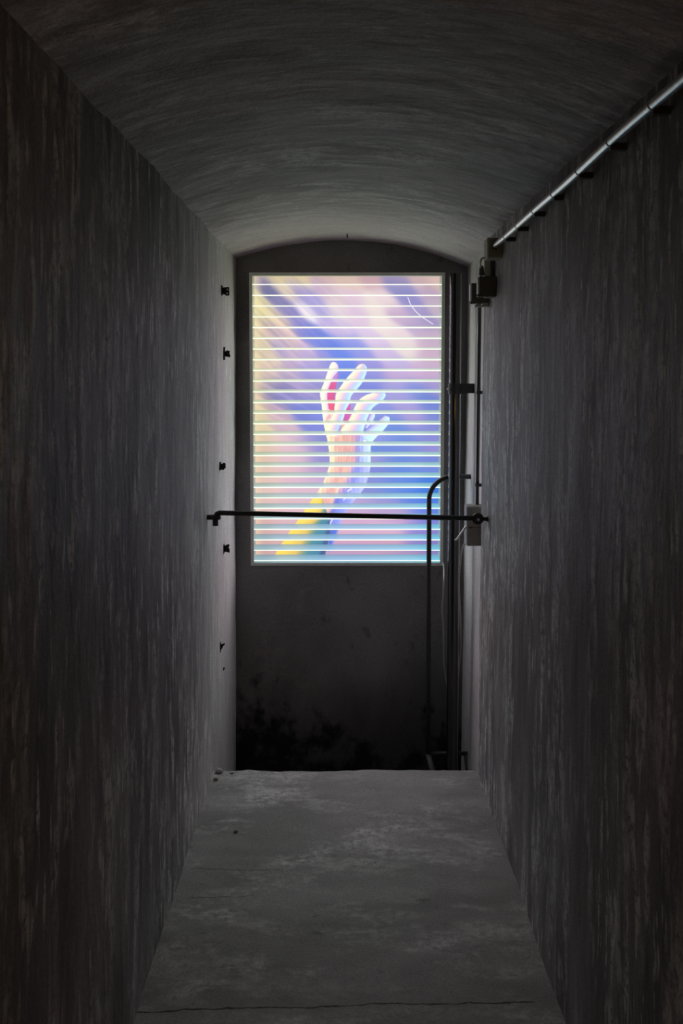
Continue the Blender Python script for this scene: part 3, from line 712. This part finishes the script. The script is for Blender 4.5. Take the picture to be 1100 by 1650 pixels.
for a_, b_ in ((765.5, 769), (776.5, 786)):
    bm = bmesh.new(); q0, q1 = at(a_, 488, 4.06), at(b_, 492.5, 4.06); box(bm, (q0.x, 4.05, q1.z), (q1.x, 4.08, q0.z)); obj('clear_tab', bm, M['clear'], ua)
bm = bmesh.new(); tube(bm, smooth_path([at(776, 443, 3.845), at(773, 447, 3.90), at(769, 450, 4.0), at(768, 457, 4.075)], 6), 0.0032, 8); obj('lead', bm, M['dark_plastic'], jb, True)

# thin black conduit down the reveal
GD = 4.33
tc_ = thing('thin_conduit', 'thin black vertical conduit on the right reveal above the switch box', 'conduit', at(769, 815, GD))
bpy.context.view_layer.update()
def gpt(py):
    z = EYE - (py - 600) * GD / F
    return Vector((at(772.6 - (py - 490) * 0.0125, py, GD).x, GD, z))
bm = bmesh.new(); tube(bm, [gpt(478), gpt(560), gpt(620), gpt(628), gpt(636), gpt(720), gpt(822)], [0.0088, 0.0088, 0.0088, 0.0098, 0.0084, 0.0084, 0.0084], 14); obj('tube', bm, M['pipe'], tc_, True)
for py in (632, 781):
    c_ = gpt(py); bm = bmesh.new(); box(bm, (c_.x - 0.011, GD - 0.014, c_.z - 0.008), (xr(GD, c_.z) + 0.006, GD + 0.010, c_.z + 0.006), 0.001); obj('clip', bm, M['black_iron'], tc_)

sw = thing('switch_box', 'grey plastic switch box on the right wall behind the bar ring', 'switch box', at(763, 880, 4.27))
bpy.context.view_layer.update()
a, b = at(751.5, 880, 4.27), at(776, 816, 4.27)
bm = bmesh.new(); box(bm, (a.x, 4.27, a.z), (xr(4.3, 1.1) + 0.008, 4.355, b.z), 0.004); obj('body', bm, M['grey_plastic'], sw)
zm = at(0, 849, 4.27).z
bm = bmesh.new(); box(bm, (a.x + 0.003, 4.264, a.z + 0.003), (b.x - 0.003, 4.272, zm - 0.0015), 0.0015); obj('lower_cover', bm, M['grey_plastic'], sw)
bm = bmesh.new(); box(bm, (a.x + 0.003, 4.264, zm + 0.0015), (b.x - 0.003, 4.272, b.z - 0.003), 0.0015); obj('upper_cover', bm, M['grey_plastic'], sw)
bm = bmesh.new(); box(bm, (at(755, 0, 4.26).x, 4.2615, zm - 0.0045), (at(761, 0, 4.26).x, 4.266, zm - 0.001)); obj('slot', bm, M['dark_plastic'], sw)
bm = bmesh.new(); tube(bm, [at(753, 846, 4.30), at(749.5, 849.5, 4.30), at(735, 870, 4.29), at(732.5, 870, 4.29)], [0.005, 0.0042, 0.0038, 0.0045], 10); obj('lever', bm, M['steel'], sw, True)

# loose cables
bm = bmesh.new(); tube(bm, smooth_path([at(754, 872, 4.33), at(749, 876, 4.42), at(744.5, 884, 4.5), at(742, 900, 4.56), at(739, 932, 4.62), at(740, 965, 4.66), at(742, 1010, 4.70), at(741.5, 1045, 4.76), at(739, 1078, 4.82), at(735, 1110, 4.84), at(734, 1160, 4.84), at(734, 1300, 4.84)], 8), 0.0042, 8)
tag(obj('loose_cable', bm, M['cable'], None, True), 'thin grey cable hanging from the switch box down behind the pipe', 'cable')
bm = bmesh.new(); tube(bm, smooth_path([at(712, 906, 5.055), at(714.5, 911, 5.02), at(715, 930, 4.88), at(714, 955, 4.86), at(712.5, 985, 4.86), at(714.5, 1020, 4.86), at(715, 1060, 4.86), at(717, 1088, 4.86), at(721, 1110, 4.86), at(726, 1150, 4.86), at(727, 1300, 4.86)], 8), 0.0040, 8)
tag(obj('loose_cable', bm, M['cable'], None, True), 'thin grey cable hanging from the light box bottom left of the pipe', 'cable')

# ------------------------------------------------------------------ old iron lugs on the left wall
def lug(label, py, d, outline, holes=(), flange=None):
    c = Vector((XL, d, EYE - (py - 600) * d / F))
    t = thing('wall_lug', label, 'bracket', c, 'old iron lugs on the left wall')
    bpy.context.view_layer.update()
    k = d / F
    bm = bmesh.new()
    prism(bm, [(XL - 0.006 if x <= 0 else XL + x * k, c.z - z * k) for x, z in outline], d - 0.004, d + 0.004)
    pl = obj('plate', bm, M['rust'], t)
    for hx, hy in holes:
        bm = bmesh.new(); tube(bm, [(XL + hx * k, d - 0.0055, c.z - hy * k), (XL + hx * k, d + 0.0055, c.z - hy * k)], 0.0042, 12); obj('rivet', bm, M['white_cable'], pl, True)
    if flange:
        bm = bmesh.new(); box(bm, (XL - 0.004, d - 0.012, c.z - flange[1] * k), (XL + 0.0045, d + 0.012, c.z - flange[0] * k), 0.001); obj('base_flange', bm, M['rust'], t)
    return t
lug('topmost dark iron lug with two pale holes on the left wall', 469, 4.46, [(0, -5), (5, -6), (12, -6.5), (12.5, 7), (7, 7.5), (4, 5), (0, 5)], ((9.5, -2.5), (9, 4)), (-9, 7))
lug('second highest dark iron lug with long thin flange on left wall', 570, 4.55, [(0, -2), (3, -4), (6, -6), (7, -4.5), (9, -5), (9.5, -2), (8.5, -1.5), (10, 2), (10, 6), (3, 4.5), (0, 3)], (), (-11, 10))
lug('stubby dark iron lug on left wall just above the bar', 751.5, 4.40, [(0, -4.5), (4, -4), (5, -6), (8, -5.5), (9, -3.5), (9, 3), (7, 3.5), (6.5, 6), (3, 5), (0, 4.5)], (), (-7, 6))
lug('notched dark iron lug on left wall just below the bar', 884, 4.53, [(0, -5), (4, -5), (5, -6.5), (9, -7), (10, -5), (8, -2), (10, 1), (10, 6.5), (4, 5), (0, 5)], (), (-7, 8))
lug('broken wedge shaped iron lug low on the left wall', 1042, 4.39, [(0, -5), (3, -4), (8, -5.5), (8, -3), (5, -1), (4.5, 2), (2, 5), (0, 7)], (), (-7, 9))
lug('tiny rusty iron stub lowest on the left wall', 1079, 4.50, [(0, -2), (2.5, -3.5), (3.5, -2), (2, 1), (0, 3)])

# nail in the crown of the vault
bm = bmesh.new(); q = at(559, 377, 4.80); zc = vault_z(q.x)
tube(bm, [(q.x, q.y, zc + 0.01), (q.x, q.y, zc - 0.012), (q.x + 0.002, q.y - 0.004, zc - 0.020)], [0.0028, 0.0028, 0.004], 8)
tag(obj('ceiling_nail', bm, M['rust'], None, True), 'small rusty nail sticking out of the vault above the light box', 'nail')

# crumbs of render in the left corner and on the floor
def crumb(label, x, y, r, mat, flat=0.55):
    bm = bmesh.new(); bmesh.ops.create_icosphere(bm, subdivisions=2, radius=r)
    sd = random.random() * 50
    for v in bm.verts:
        n_ = noise.noise(v.co * (1.6 / r) + Vector((sd, 0, 0)))
        v.co *= 1 + 0.35 * n_
        v.co.z *= flat
    zmin = min(v.co.z for v in bm.verts)
    zf = nz((x, y, 50), 2.2, 0.006)
    for v in bm.verts: v.co += Vector((x, y, zf - zmin - 0.0015))
    tag(obj('render_crumb', bm, mat, None, True), label, 'rubble', 'crumbs of fallen render')
crumb('largest lump of fallen render in the left corner at floor edge', XL + 0.028, 4.165, 0.016, M['chip'], 0.7)
crumb('medium lump of fallen render in left corner, nearer the camera', XL + 0.022, 4.09, 0.010, M['chip'], 0.7)
crumb('small lump of fallen render right of the corner pile', XL + 0.085, 4.16, 0.009, M['chip'], 0.5)
crumb('small pale pebble lying on the floor near the left wall', at(380, 1341, 3.628).x, 3.628, 0.008, M['chip'], 0.8)
